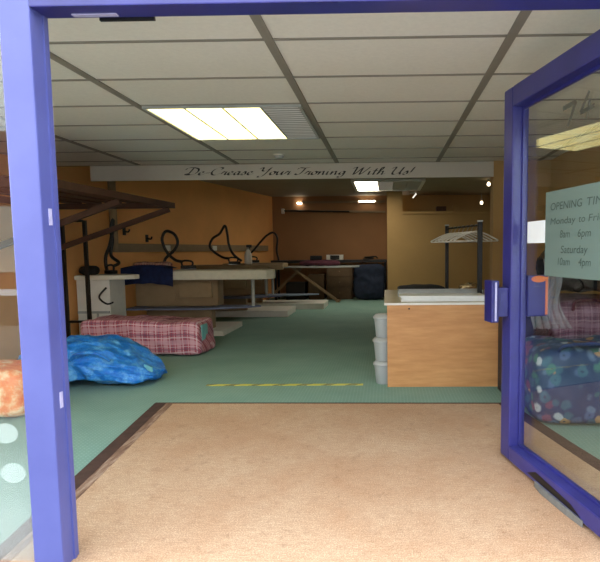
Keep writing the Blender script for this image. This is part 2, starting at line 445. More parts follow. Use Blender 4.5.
# rear light
rl = thing('ceiling_light', 'rear ceiling light panel, left strip bright white and the rest dark, beyond the lettered board', 'light', (.05, 11.5, RC))
rx0, rx1, ry0, ry1 = -.66, .78, 10.72, 12.45
fr = MB()
fr.box(rx0, rx1, ry0, ry0+.03, RC-.05, RC).box(rx0, rx1, ry1-.03, ry1, RC-.05, RC).box(rx0, rx0+.06, ry0+.03, ry1-.03, RC-.05, RC).box(rx1-.06, rx1, ry0+.03, ry1-.03, RC-.05, RC)
obj('frame', fr, 'white_plastic', rl)
obj('lit_diffuser', MB().box(rx0+.07, -.16, ry0+.03, ry1-.03, RC-.03, RC-.002), 'rear_tube', rl)
for a, b, m in ((-.15, .16, 'lens_dim'), (.17, .44, 'pale_grey'), (.45, rx1-.06, 'pale_grey')): obj('diffuser', MB().box(a, b, ry0+.03, ry1-.03, RC-.03, RC-.002), m, rl)
# smoke detector
sd = thing('smoke_detector', 'small round white smoke detector on the ceiling above the lettered board', 'smoke detector', (-1.17, 6.17, CE))
obj('base_plate', MB().lathe([(.065, -.014), (.065, 0)], 24, Matrix.Translation((0, 0, 0))), 'white_plastic', sd, local=True)
obj('sensor_head', MB().lathe([(.025, -.042), (.045, -.038), (.052, -.014)], 24), 'pale_grey', sd, local=True)

# ------------------------------------------------------------------ lettered board
sg = thing('hanging_sign', 'long off-white board with black script lettering below the ceiling', 'sign', (-1.15, 6.75, 2.16))
obj('board', MB().box(-3.6, 1.31, 6.75, 6.775, 2.068, 2.252, .004), 'sign_white', sg)
GL = {
 'D': (.85, [[(.38, .95), (.3, .5), (.2, .04)], [(-.1, .72), (.0, .95), (.35, 1.0), (.7, .85), (.78, .5), (.6, .12), (.2, .0), (.0, .1), (.1, .18), (.3, .05)]]),
 'C': (.72, [[(.6, .72), (.68, .9), (.5, 1.0), (.2, .8), (.05, .4), (.15, .06), (.4, .0), (.68, .25)]]),
 'Y': (.75, [[(-.02, .8), (.08, .98), (.2, .9), (.18, .6), (.35, .5), (.6, .75), (.7, 1.0)], [(.7, 1.0), (.55, .4), (.35, -.2), (.12, -.32), (.1, -.15), (.4, .05)]]),
 'I': (.62, [[(.0, .75), (.1, .95), (.4, .9), (.75, 1.0)], [(.48, .93), (.38, .4), (.22, .02), (.0, .06), (.02, .2)]]),
 'W': (1.1, [[(-.02, .8), (.1, 1.0), (.2, .9), (.2, .0), (.6, .95)], [(.6, .95), (.6, .0), (.9, .6), (1.05, 1.0)]]),
 'U': (.82, [[(-.02, .8), (.1, 1.0), (.2, .9), (.12, .3), (.2, .02), (.4, .06), (.62, .4), (.7, .98)], [(.7, .98), (.62, .3), (.68, .02), (.85, .15)]]),
 'e': (.42, [[(.02, .18), (.22, .24), (.32, .36), (.24, .46), (.1, .36), (.06, .14), (.16, .0), (.3, .04), (.42, .18)]]),
 'r': (.4, [[(.0, .14), (.1, .42), (.14, .5), (.16, .38), (.3, .42), (.26, .16), (.3, .0), (.42, .16)]]),
 'a': (.5, [[(.36, .4), (.22, .47), (.06, .26), (.1, .02), (.24, .06), (.38, .44)], [(.38, .44), (.34, .12), (.4, .0), (.52, .16)]]),
 's': (.38, [[(.0, .14), (.16, .36), (.2, .5), (.28, .3), (.26, .06), (.12, .0), (.04, .08)], [(.26, .06), (.38, .16)]]),
 'o': (.46, [[(.2, .47), (.05, .3), (.08, .04), (.24, .02), (.36, .24), (.28, .44), (.2, .47)], [(.3, .42), (.46, .36)]]),
 'u': (.54, [[(.04, .46), (.04, .1), (.14, .0), (.28, .12), (.38, .46)], [(.38, .46), (.36, .08), (.42, .0), (.56, .16)]]),
 'n': (.54, [[(.06, .46), (.05, .0)], [(.05, .1), (.2, .42), (.32, .44), (.34, .1), (.4, .0), (.54, .16)]]),
 'i': (.28, [[(.06, .46), (.06, .06), (.12, .0), (.28, .16)], [(.08, .66), (.12, .72)]]),
 'g': (.5, [[(.36, .4), (.22, .47), (.06, .26), (.1, .04), (.24, .08), (.38, .44)], [(.38, .44), (.34, -.1), (.2, -.36), (.04, -.28), (.2, -.08), (.5, .16)]]),
 't': (.34, [[(.16, .82), (.1, .2), (.14, .0), (.32, .16)], [(-.02, .5), (.3, .52)]]),
 'h': (.52, [[(.02, .2), (.24, .85), (.16, 1.0), (.1, .8), (.04, .0)], [(.04, .1), (.2, .42), (.32, .42), (.32, .08), (.38, .0), (.52, .16)]]),
 '-': (.4, [[(.06, .26), (.34, .3)]]), '!': (.3, [[(.2, 1.0), (.1, .28)], [(.06, .02), (.1, .08)]]), ' ': (.34, []),
}
def script_text(text, x0, x1, z0, z1, h, yv):
    mb = MB(); tot = sum(GL[c][0] for c in text); k = (x1-x0)/tot; cx = 0
    nib = Vector((.085, .0, .042))
    for ch in text:
        adv, strokes = GL[ch]
        for st in strokes:
            P = catmull([Vector((p[0], 0, p[1])) for p in st], 6)
            pts = [Vector((x0+k*(cx+p.x+.28*p.z), yv, z0+(z1-z0)*(cx/tot)+h*p.z)) for p in P]
            n = Vector((nib.x*k*.8, 0, nib.z*h))
            mb.strip([p-n for p in pts], [p+n for p in pts])
        cx += adv
    return mb
TX = 'De-Crease Your Ironing With Us!'; tot = sum(GL[c][0] for c in TX); cx = 0
for wd_ in TX.split(' '):
    n_ = sum(GL[c][0] for c in wd_); fa, fb_ = cx/tot, (cx+n_)/tot
    obj('lettering', script_text(wd_, -2.44+2.77*fa, -2.44+2.77*fb_, 2.128-.022*fa, 2.128-.022*fb_, .088, 6.748), 'ink', sg)
    cx += n_+GL[' '][0]

# ------------------------------------------------------------------ doorway frame and shopfront windows
fp = struct('trim_4', MB().box(-1.332, -1.222, 1.95, 2.06, -.10, 2.16, .006), 'blue_paint')
obj('stop_bead', MB().box(-1.222, -1.216, 2.02, 2.035, -.1, 2.045), 'blue_paint', fp)
for z in (1.3, .62): obj('keep_plate', MB().box(-1.222, -1.2195, 1.99, 2.008, z, z+.06), 'pale_keep', fp)
fh = struct('trim_5', MB().box(-1.222, .93, 1.95, 2.05, 2.045, 2.16, .004), 'door_paint')
obj('keep_plate', MB().box(-1.11, -.95, 2.012, 2.032, 2.041, 2.045), 'pale_keep', fh)
obj('stop_block', MB().box(-1.03, -.83, 2.05, 2.062, 2.036, 2.08), 'black_metal', fh)
struct('trim_6', MB().box(.93, 1.03, 1.95, 2.06, -.012, 2.16, .006), 'blue_paint')
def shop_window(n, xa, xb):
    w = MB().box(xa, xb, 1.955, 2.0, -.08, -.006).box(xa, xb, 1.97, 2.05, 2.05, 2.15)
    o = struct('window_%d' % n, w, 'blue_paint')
    obj('glass_pane', MB().box(xa, xb, 2.004, 2.012, .0, 2.05), 'whitened_glass', o)
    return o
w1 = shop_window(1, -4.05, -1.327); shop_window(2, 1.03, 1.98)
for k, (x, z) in enumerate(((-1.445, .52), (-1.425, .365))):
    obj('frosted_dot', MB().lathe([(.048, 0), (.048, .002)], 32, Matrix.Translation((x, 2.003, z)) @ Matrix.Rotation(math.pi/2, 4, 'X') @ Matrix.Diagonal((1, .8, 1, 1))), 'frost_film', w1)

# ------------------------------------------------------------------ the open door: local x from free edge to hinge, y away from us, z up
RZ = math.atan2(-.976, .217)
dr = bpy.data.objects.new('door_1', None); COL.objects.link(dr); dr.location = (.65, 3.08, 0); dr.rotation_euler = (0, 0, RZ); dr['kind'] = 'structure'
DM = Matrix.Translation((.65, 3.08, 0)) @ Matrix.Rotation(RZ, 4, 'Z'); W['door_1'] = DM
DW = 1.09
def dpart(name, mb, mat, par=dr, **k): return obj(name, mb, mat, par, local=True, **k)
st = dpart('free_stile', MB().box(0, .11, 0, .095, .03, 2.05, .010), 'door_paint')
dpart('hinge_stile', MB().box(DW-.1, DW, 0, .095, .03, 2.05, .006), 'door_paint')
dpart('top_rail', MB().box(.11, DW-.1, 0, .095, 1.945, 2.05, .006), 'door_paint')
dpart('bottom_rail', MB().box(.11, DW-.1, 0, .095, .03, .112, .008), 'door_paint')
dpart('glass_pane', MB().box(.11, DW-.1, .070, .078, .112, 1.945), 'shop_glass')
bd = MB().box(.11, .122, .055, .07, .112, 1.945).box(.122, DW-.1, .055, .07, 1.93, 1.945).box(.122, DW-.1, .055, .07, .112, .124)
dpart('glazing_bead', bd, 'door_paint')
dpart('draught_strip', MB().prism([(.42, -.006), (.5, -.018), (.72, -.014), (.84, -.004), (.84, 0), (.42, 0)], .012, .044, .003), 'grey_strip')
dpart('drain_slot', MB().prism([(.33, .05), (.42, .088), (.74, .072), (.82, .046)], -.0015, .0, 0, M=Matrix(((1, 0, 0, 0), (0, 0, 1, 0), (0, 1, 0, 0), (0, 0, 0, 1)))), 'black_metal')
dpart('edge_lock', MB().box(-.012, .0, .03, .06, .58, .66, .003), 'card_white')
dpart('edge_latch', MB().box(-.012, .0, .03, .06, 1.19, 1.3, .003), 'card_white')
hd = dpart('inner_handle', MB().box(-.0, .10, -.105, -.06, .80, 1.03, .006), 'handle_paint')
dpart('handle_bracket', MB().box(.02, .09, -.06, 0, .83, .99, .006), 'handle_paint', hd)
dpart('worn_edge', MB().box(.1, .103, -.085, -.075, .81, 1.02), 'pale_keep', hd)
hd = dpart('outer_handle', MB().box(.06, .12, .095, .215, .83, 1.055, .008), 'handle_paint')
dpart('worn_patch', MB().lathe([(.035, 0), (.035, .002)], 16, Matrix.Translation((.121, .16, 1.035)) @ Matrix.Rotation(math.pi/2, 4, 'Y') @ Matrix.Diagonal((.5, 1.3, 1, 1))), 'orange_paint', hd)
dpart('worn_edge', MB().box(.118, .123, .20, .213, .84, 1.045), 'orange_paint', hd)

def text_mesh(txt, x, z, h, width, y):
    """door lettering laid on the glass: x along the door, z up"""
    cu = bpy.data.curves.new('txt', 'FONT'); cu.body = txt; cu.size = 1; cu.shear = .12
    o = bpy.data.objects.new('txt', cu); COL.objects.link(o)
    dg = bpy.context.evaluated_depsgraph_get(); me = bpy.data.meshes.new_from_object(o.evaluated_get(dg))
    bm = bmesh.new(); bm.from_mesh(me); bpy.data.objects.remove(o); bpy.data.curves.remove(cu); bpy.data.meshes.remove(me)
    xs = [v.co.x for v in bm.verts]; ys = [v.co.y for v in bm.verts]
    kx = width/(max(xs)-min(xs)); kz = h/.72
    for v in bm.verts: v.co = Vector((x+(v.co.x-min(xs))*kx, y, z+v.co.y*kz))
    return bm
def on_door(name, label, cat, x, z):
    p = DM @ Vector((x, .07, z)); o = thing(name, label, cat, p, RZ); W[o.name] = DM; o['_'] = 0; del o['_']
    return o
def dmesh(name, mb, mat, par):
    bm = mb.bm if isinstance(mb, MB) else mb
    bm.transform(DM); W2 = Matrix.Translation(par.location) @ Matrix.Rotation(RZ, 4, 'Z')
    bm.transform(W2.inverted()); return obj(name, bm, mat, par, local=True)
hs = on_door('opening_hours_sign', 'pale green sheet of opening hours stuck inside the glass of the open door', 'sign', .64, 1.06)
dmesh('sheet', MB().prism([(.35, 0), (.95, 0), (.95, .0015), (.35, .0015)], 1.065, 1.474, M=Matrix.Translation((0, .0675, 0))), 'green_film', hs)
for txt, x, z, h, w in (('OPENING', .40, 1.383, .036, .27), ('TIMES', .705, 1.383, .036, .19), ('Monday', .40, 1.315, .032, .22), ('to', .645, 1.315, .032, .05), ('Friday', .72, 1.315, .032, .18), ('8am', .49, 1.25, .036, .085), ('6pm', .64, 1.25, .036, .10),
                        ('Saturday', .50, 1.178, .036, .22), ('10am', .475, 1.122, .036, .105), ('4pm', .65, 1.122, .036, .095)):
    dmesh('lettering', text_mesh(txt, x, z, h, w, .0665), 'faded_ink', hs)
cd = MB().box(.165, .345, .0655, .0692, 1.228, 1.34); cd.bm.transform(DM)
p = DM @ Vector((.25, .067, 1.228))
tag(obj('window_card', cd, 'card_white', origin=p), 'small blank white card on the door glass beside the hours sheet', 'card')
nm = MB()
def stroke(mb, pts, w):
    for (a, b) in zip(pts, pts[1:]):
        a = Vector((a[0], 0, a[1])); b = Vector((b[0], 0, b[1])); d = (b-a).normalized(); q = Vector((-d.z, 0, d.x))*w/2
        mb.poly([a-q+Vector((0, .0688, 0)), b-q+Vector((0, .0688, 0)), b+q+Vector((0, .0688, 0)), a+q+Vector((0, .0688, 0))])
stroke(nm, [(.49, 1.842), (.60, 1.848), (.535, 1.752)], .022)
stroke(nm, [(.70, 1.865), (.635, 1.79), (.74, 1.795)], .018); stroke(nm, [(.705, 1.83), (.685, 1.752)], .018)
nm.bm.transform(DM)
tag(obj('door_number', nm, 'grey_letter', origin=DM @ Vector((.6, .068, 1.75))), 'grey number 74 on the top of the door glass', 'number')

# ------------------------------------------------------------------ entrance mat
em = thing('entrance_mat', 'large worn brown coir doormat with dark strip edges inside the doorway', 'doormat', (-.3, 3.1, 0))
il = [(-1.679, 4.20), (-1.49, 2.45), (-1.46, 1.97)]; ol = [(-1.823, 4.20), (-1.665, 2.82), (-1.56, 1.97)]
ir = [(.86, 4.16), (1.06, 3.2), (1.33, 1.97)]; orr = [(.955, 4.16), (1.152, 3.2), (1.43, 1.97)]
def flat(mb, pts, z0, z1): return mb.prism(pts, z0, z1)
obj('coir_pile', flat(MB(), [il[2], ir[2], ir[1], ir[0], il[0], il[1]], .0, .012), 'coir', em)
mid = [(-1.735, 4.20), (-1.56, 2.62), (-1.5, 1.97)]
obj('edge_strip', flat(MB(), [mid[2], il[2], il[1], il[0], mid[0], mid[1]], 0, .014), 'mat_strip', em)
obj('edge_strip', flat(MB(), [ol[2], mid[2], mid[1], mid[0], ol[0], ol[1]], 0, .016), 'mat_frame', em)
obj('edge_strip', flat(MB(), [ir[2], orr[2], orr[1], orr[0], ir[0], ir[1]], 0, .015), 'mat_frame', em)
obj('edge_strip', flat(MB(), [(-1.823, 4.20), (.955, 4.16), (.953, 4.185), (-1.826, 4.225)], 0, .013), 'mat_frame', em)
tag(obj('hazard_tape', MB().box(-1.62, -.21, 4.80, 4.855, 0, .003, M=None), 'hazard', origin=(-.9, 4.83, 0)), 'strip of yellow and black hazard tape on the green carpet', 'tape')

# ------------------------------------------------------------------ counter on the right
ct = thing('service_counter', 'beech-panelled counter with worn pale top right of the aisle', 'counter', (.64, 5.5, 0))
obj('front_panel', MB().box(.009, 1.28, 4.735, 4.76, 0, .722, .002), 'beech', ct)
obj('side_panel', MB().box(.14, .165, 4.76, 6.27, 0, .722), 'beech', ct)
obj('side_panel', MB().box(1.25, 1.275, 4.76, 6.27, 0, .722), 'beech', ct)
obj('back_panel', MB().box(.165, 1.25, 6.25, 6.27, 0, .722), 'beech', ct)
obj('countertop', MB().box(-.015, 1.29, 4.73, 6.28, .722, .742, .003), 'counter_top', ct)
obj('edge_trim', MB().box(-.016, 1.291, 4.724, 4.731, .722, .742), 'white_plastic', ct)
obj('fixing_screw', MB().lathe([(.008, 0), (.006, .004)], 10, Matrix.Translation((.2, 4.735, .69)) @ Matrix.Rotation(math.pi/2, 4, 'X')), 'ink', ct)
# stack of paper sheets
ps = thing('paper_stack', 'low stack of white packing sheets on the front of the counter', 'paper', (.5, 5.15, .742))
for k in range(4):
    dx = random.uniform(-.02, .012); dy = random.uniform(-.01, .01)
    obj('sheet', MB().box(.14+dx, .90+dx, 4.84+dy, 5.12+dy, .742+.0125*k, .742+.0125*k+.0118, .003), 'paper', ps)
tag(obj('plastic_tray', MB().box(.12, .95, 5.36, 5.6, .742, .756, .004).box(.12, .95, 5.36, 5.375, .756, .80).box(.12, .95, 5.585, 5.6, .756, .80).box(.12, .135, 5.375, 5.585, .756, .80).box(.935, .95, 5.375, 5.585, .756, .80), 'pale_grey', origin=(.5, 5.48, .742)), 'shallow grey tray behind the white sheets on the counter', 'tray')
def cl_z(x, y): return (x, y, .785+.06*noise.noise((x*5, y*5, 2))+.02*noise.noise((x*17, y*17, 5)))
tag(obj('folded_garment', MB().sack((.38, 5.88, .742), (.5, .42, .08), 3, .03, 5, 3, sub=4), 'black_cloth', smooth=True, origin=(.42, 5.88, .742)), 'dark folded garment at the back of the counter', 'garment')
tag(obj('foil_bag', MB().sack((.86, 5.78, .742), (.22, .2, .11), 2.4, .035, 9, 5, sub=4), 'foil', origin=(.86, 5.78, .742)), 'crumpled shiny bag between the rack posts on the counter', 'bag')
# hanger rack: two posts and a rail running back
rk = thing('hanger_rack', 'black two-post hanger rack standing on the counter', 'rack', (.78, 5.65, .742))
A = Vector((.89, 5.22, 0)); B = Vector((.675, 6.08, 0))
for p, r, h in ((A, .022, 1.455), (B, .019, 1.455)):
    obj('post', MB().box(p.x-r, p.x+r, p.y-r, p.y+r, .760, h, .004), 'black_metal', rk)
    obj('foot_plate', MB().box(p.x-.07, p.x+.07, p.y-.05, p.y+.05, .742, .760, .004), 'black_metal', rk)
    obj('cap', MB().box(p.x-r-.003, p.x+r+.003, p.y-r-.003, p.y+r+.003, h, h+.015, .004), 'pale_grey', rk)
d = (B-A).normalized()
obj('rail', MB().tube([A+Vector((0, 0, 1.425))+d*.023, B+Vector((0, 0, 1.425))-d*.02], .009), 'black_metal', rk)
# hangers
def make_hanger(label):
    h = thing('coat_hanger', label, 'hanger', (0, 0, 0), 0, 'pale hangers on the counter rack')
    m = MB(); w = .225
    m.tube([(-w, 0, -.145), (-w+.01, 0, -.128), (0, 0, -.052), (w-.01, 0, -.128), (w, 0, -.145)], .0075, 8, smooth=5)
    m.tube([(-w, 0, -.145), (w, 0, -.145)], .006, 8)
    obj('frame', m, 'white_plastic', h, local=True, smooth=True)
    obj('hook', MB().tube([(0, 0, -.055), (0, 0, -.03), (.012, 0, -.013), (.018, 0, .002), (.008, 0, .0145), (-.008, 0, .013), (-.014, 0, .002)], .0026, 6, smooth=5), 'steel', h, local=True, smooth=True)
    return h
labs = ['pale hanger nearest the front post of the counter rack', 'second pale hanger from the front post of the rack', 'third pale hanger from the front post of the rack', 'middle pale hanger halfway along the rack rail',
        'third pale hanger from the back post of the rack', 'second pale hanger from the back post of the rack', 'pale hanger nearest the back post of the counter rack']
hg = make_hanger(labs[0]); ang = math.atan2(d.y, d.x)-math.pi/2
for k in range(7):
    p = A+d*(.09+.112*k)+Vector((0, 0, 1.4215))
    rz = ang+random.uniform(-.05, .05)+.12
    if k == 0: hg.location = p; hg.rotation_euler = (0, 0, rz)
    else: dup(hg, p, rz, labs[k])
# tubs
def make_tub(label):
    t = thing('plastic_tub', label, 'tub', (0, 0, 0), 0, 'tubs stacked beside the counter')
    obj('body', MB().lathe([(.078, 0), (.082, .004), (.098, .165), (.098, .17)], 28), 'tub_plastic', t, local=True, smooth=True)
    obj('rim', MB().lathe([(.098, .165), (.108, .168), (.108, .186), (.098, .19), (.09, .206), (.02, .21)], 28), 'tub_plastic', t, local=True, smooth=True)
    return t
tb = make_tub('bottom clear tub of the stack left of the counter'); tb.location = (-.012, 4.9, 0)
dup(tb, (-.016, 4.9, .21), 0, 'middle clear tub of the stack left of the counter'); dup(tb, (-.009, 4.9, .42), 0, 'top clear tub of the stack left of the counter')

# ------------------------------------------------------------------ bags
bb = thing('laundry_bag', 'crinkled shiny blue laundry bag on the green carpet left of the mat', 'bag', (-2.6, 4.9, 0))
def blean(q):
    f = max(0, (q.x-.05)/.55); q.z *= 1-.55*min(1, f)**1.5
    return q
obj('body', MB().sack((-2.70, 4.97, 0), (1.26, .72, .40), 3.0, .07, 3.6, 2, lean=blean, sub=6, amp2=.03, freq2=7), 'blue_poly', bb, smooth=True)
obj('label_tag', MB().box(-.055, .055, -.004, .004, -.022, .022, M=Matrix.Translation((-2.13, 4.80, .165)) @ Matrix.Rotation(-.5, 4, 'Z') @ Matrix.Rotation(.15, 4, 'Y')), 'teal_tag', bb)
obj('handle', MB().tube([(-2.75, 4.66, .27), (-2.66, 4.60, .33), (-2.5, 4.6, .34), (-2.4, 4.66, .26)], .014, 8, smooth=6), 'blue_poly', bb, smooth=True)
rbg = thing('laundry_bag', 'long red checked laundry bag lying in front of the ironing tables', 'bag', (-2.85, 6.45, 0))
def rlean(q):
    q.x *= 1-.07*(q.z/.4); q.z *= 1-.05*math.sin(q.x*4)
    return q
obj('body', MB().sack((-2.84, 6.44, 0), (1.47, .60, .42), 10, .045, 3.2, 4, lean=rlean, sub=6), 'red_plaid', rbg, smooth=True)
obj('lining_corner', MB().prism([(-2.19, 6.24), (-2.125, 6.25), (-2.13, 6.46), (-2.19, 6.48)], .17, .35, .01), 'teal_tag', rbg)
obj('zip', MB().tube([(-3.45, 6.45, .41), (-2.9, 6.46, .405), (-2.3, 6.45, .40)], .006, 6, smooth=5), 'maroon_cloth', rbg)
ob = thing('laundry_bag', 'orange and white patterned bag seen through the left shop window', 'bag', (-2.95, 3.95, 0))
obj('body', MB().sack((-3.02, 4.0, 0), (.82, .46, .37), 6, .03, 4, 6, sub=5), 'orange_print', ob, smooth=True)
obj('handle', MB().tube([(-3.2, 3.77, .33), (-3.15, 3.75, .4), (-2.95, 3.75, .4), (-2.9, 3.77, .33)], .01, 6, smooth=6), 'orange_print', ob, smooth=True)
fb = thing('laundry_bag', 'big navy floral laundry bag behind the door glass', 'bag', (1.4, 3.85, 0))
obj('body', MB().sack((1.42, 3.88, 0), (.84, .58, .56), 6, .05, 3.4, 8, sub=5), 'floral', fb, smooth=True)
obj('handle', MB().tube([(1.15, 3.64, .5), (1.18, 3.60, .56), (1.4, 3.59, .57), (1.45, 3.64, .5)], .012, 6, smooth=6), 'navy_cloth', fb, smooth=True)
pb = thing('laundry_bag', 'plum checked laundry bag standing behind the floral bag', 'bag', (1.6, 4.6, 0))
obj('body', MB().sack((1.64, 4.66, 0), (.62, .5, .80), 6, .04, 3.5, 9, sub=5), 'plum_plaid', pb, smooth=True)
obj('handle', MB().tube([(1.5, 4.41, .7), (1.52, 4.385, .78), (1.7, 4.385, .78), (1.74, 4.41, .7)], .012, 6, smooth=6), 'maroon_cloth', pb, smooth=True)
kb = thing('garment_heap', 'dark heap of clothes on the plum checked bag behind the door', 'clothes', (1.6, 4.68, .815))
obj('cloth', MB().sack((1.63, 4.68, .815), (.66, .5, .36), 3, .09, 5, 11, sub=5), 'black_cloth', kb, smooth=True)
bx = thing('storage_crate', 'dark crate on the floor between the counter and the checked bag', 'crate', (1.12, 4.5, 0))
cr = MB().box(.96, 1.29, 4.36, 4.68, 0, .015)
cr.box(.96, 1.29, 4.36, 4.375, .015, .66).box(.96, 1.29, 4.665, 4.68, .015, .66).box(.96, .975, 4.375, 4.665, .015, .66).box(1.275, 1.29, 4.375, 4.665, .015, .66)
obj('body', cr, 'black_top', bx); obj('rim', MB().box(.95, 1.30, 4.35, 4.362, .64, .67), 'black_metal', bx); obj('rim', MB().box(.95, 1.30, 4.678, 4.69, .64, .67), 'black_metal', bx)
tag(obj('folded_garment', MB().sack((1.125, 4.52, .66), (.3, .28, .26), 2.6, .06, 7, 13, sub=4), 'navy_cloth', smooth=True, origin=(1.125, 4.52, .66)), 'rumpled dark blue garment heaped on the dark crate', 'garment')
gc = thing('garment_cover', 'twisted clear plastic garment cover draped behind the door glass', 'garment cover', (1.27, 4.1, .56))
def cov(x, y):
    t = (y-3.9)/.4; z = 1.12-.54*t; w = .05+.10*t
    return (1.27+(x-1.27)/.1*w+.03*math.sin(t*7), 4.30-.06*t+.02*math.sin(x*160+t*5), z)
obj('film', MB().cloth(1.17, 1.37, 3.9, 4.3, cov, 26, 26, .002), 'clear_plastic', gc, smooth=True)
obj('hanger_neck', MB().tube([(1.27, 4.3, 1.12), (1.272, 4.3, 1.18), (1.29, 4.3, 1.2), (1.30, 4.3, 1.18)], .004, 6, smooth=4), 'steel', gc)
# ------------------------------------------------------------------ left: wall rack of wood, black metal rack
wr = thing('wall_shelf', 'dark wooden slatted shelf on diagonal braces high on the left wall', 'shelf', (-3.5, 5.8, 1.7))
fr = MB()
fr.prism([(-2.78, 4.4), (-2.70, 4.4), (-2.60, 6.82), (-2.68, 6.82)], 1.735, 1.80)
fr.box(-4.09, -2.66, 6.76, 6.82, 1.735, 1.80).box(-4.09, -2.74, 4.4, 4.46, 1.735, 1.80).box(-4.095, -4.03, 4.46, 6.76, 1.735, 1.80)
obj('frame', fr, 'rack_wood', wr)
for k in range(5):
    x = -3.95+.25*k
    obj('slat', MB().prism([(x, 4.4), (x+.16, 4.4), (x+.19, 6.82), (x+.03, 6.82)], 1.80, 1.822), 'rack_wood', wr)
for y in (5.6, 6.72):
    dxx = -2.62 if y > 6 else -2.68
    m = MB(); L_ = Vector((-4.09-dxx, 0, -.49)).length; a = math.atan2(-.49, -4.09-dxx)
    m.box(0, L_, -.025, .025, -.03, .03, M=Matrix.Translation((dxx-.02, y, 1.715)) @ Matrix.Rotation(-a, 4, 'Y'))
    obj('brace', m, 'rack_wood', wr)
br = thing('metal_rack', 'black metal frame rack against the left wall behind the checked bag', 'rack', (-3.9, 7.0, 0))
for x, y in ((-3.765, 6.86), (-4.05, 6.86)):
    obj('foot', MB().box(x-.02, x+.02, y-.12, y+.12, 0, .03), 'black_metal', br)
    obj('upright', MB().box(x-.02, x+.02, y-.02, y+.02, .03, 1.60), 'black_metal', br)
for z in (.31, 1.58):
    obj('crossbar', MB().box(-4.03, -3.785, 6.845, 6.875, z, z+.03), 'black_metal', br)

# ------------------------------------------------------------------ ironing stations
def station(label, loc, board, zb, bm_, body, bodym, tray, ztray, traym, base, zbase, brs=.05):
    t = thing('ironing_table', label, 'ironing table', loc)
    x0, x1, y0, y1 = board
    w = y1-y0
    pts = [(x0, y0), (x1-.22, y0), (x1-.08, y0+w*.12), (x1, y0+w*.38), (x1, y0+w*.62), (x1-.08, y0+w*.88), (x1-.22, y1), (x0, y1)]
    obj('padded_board', MB().prism(pts, zb[0], zb[1], .02), bm_, t)
    bx_ = MB().box(body[0], body[1], body[2], body[3], body[4], body[5], .008)
    b = obj('cabinet', bx_, bodym, t)
    xm = (body[0]+body[1])/2
    obj('panel_door', MB().box(body[0]+.05, xm-.02, body[2]-.012, body[2], body[4]+.04, body[5]-.05, .003), bodym, b)
    obj('control_box', MB().box(xm+.05, body[1]-.08, body[2]-.05, body[2], body[4]+.12, body[5]-.04, .006), 'brown_cream', b)
    obj('lower_tray', MB().prism(tray, ztray[0], ztray[1], .006), traym, t)
    obj('base_plinth', MB().box(base[0], base[1], base[2], base[3], 0, zbase, .006), 'white_plastic', t)
    obj('pedestal', MB().box(body[0]+.12, body[1]-.12, body[2]+.06, body[3]-.04, zbase, body[4]), 'brown_cream', t)
    obj('board_post', MB().tube([(x1-.32, (y0+y1)/2, ztray[1]), (x1-.32, (y0+y1)/2, zb[0])], .025, 10), 'pale_grey', t)
    return t
station('ironing table with cream padded board and slate lower tray, behind the red checked bag', (-2.7, 8.0, 0),
        (-3.75, -1.61, 7.70, 8.15), (.80, .935), 'cream_fabric', (-3.62, -2.42, 7.86, 8.12, .42, .80), 'fawn',
        [(-3.7, 7.62), (-2.55, 7.62), (-2.02, 7.85), (-1.84, 8.02), (-1.9, 8.12), (-3.7, 8.12)], (.38, .405), 'slate_blue', (-3.5, -2.31, 7.69, 8.72), .075)
station('second ironing table back, long cream plinth, behind the cream padded board', (-2.7, 9.9, 0),
        (-3.6, -1.86, 9.72, 10.16), (.86, .955), 'brown_cream', (-3.5, -2.45, 9.95, 10.15, .40, .86), 'fawn',
        [(-3.55, 9.66), (-2.5, 9.66), (-1.95, 9.95), (-1.9, 10.1), (-3.55, 10.14)], (.36, .385), 'slate_blue', (-3.3, -1.79, 9.9, 10.8), .11)
station('third ironing table back with pale blue tray, near the crossed-leg board', (-2.5, 11.5, 0),
        (-3.35, -2.05, 11.22, 11.66), (.86, .95), 'brown_cream', (-3.2, -2.5, 11.4, 11.62, .32, .86), 'fawn',
        [(-3.25, 11.25), (-2.0, 11.25), (-1.42, 11.5), (-1.42, 11.6), (-3.2, 11.66)], (.265, .29), 'pale_blue', (-3.05, -1.27, 11.18, 12.0), .12)
# white machine beside the metal rack
wm = thing('ironing_table', 'white steel ironing table with pointed board beside the black metal rack', 'ironing table', (-3.8, 7.3, 0))
obj('cabinet', MB().box(-4.06, -3.62, 7.12, 7.55, 0, .84, .01), 'white_plastic', wm)
obj('padded_board', MB().prism([(-4.06, 7.08), (-3.6, 7.08), (-3.35, 7.26), (-3.33, 7.36), (-3.6, 7.58), (-4.06, 7.58)], .84, .90, .012), 'cream_fabric', wm)
obj('hose', MB().tube([(-3.66, 7.11, .74), (-3.74, 7.07, .62), (-3.64, 7.06, .53), (-3.56, 7.08, .55)], .012, 8, smooth=6), 'black_rubber', wm, smooth=True)
obj('lower_panel', MB().box(-4.05, -3.63, 7.10, 7.12, .40, .43).box(-3.80, -3.78, 7.10, 7.12, .05, .40), 'pale_grey', wm)

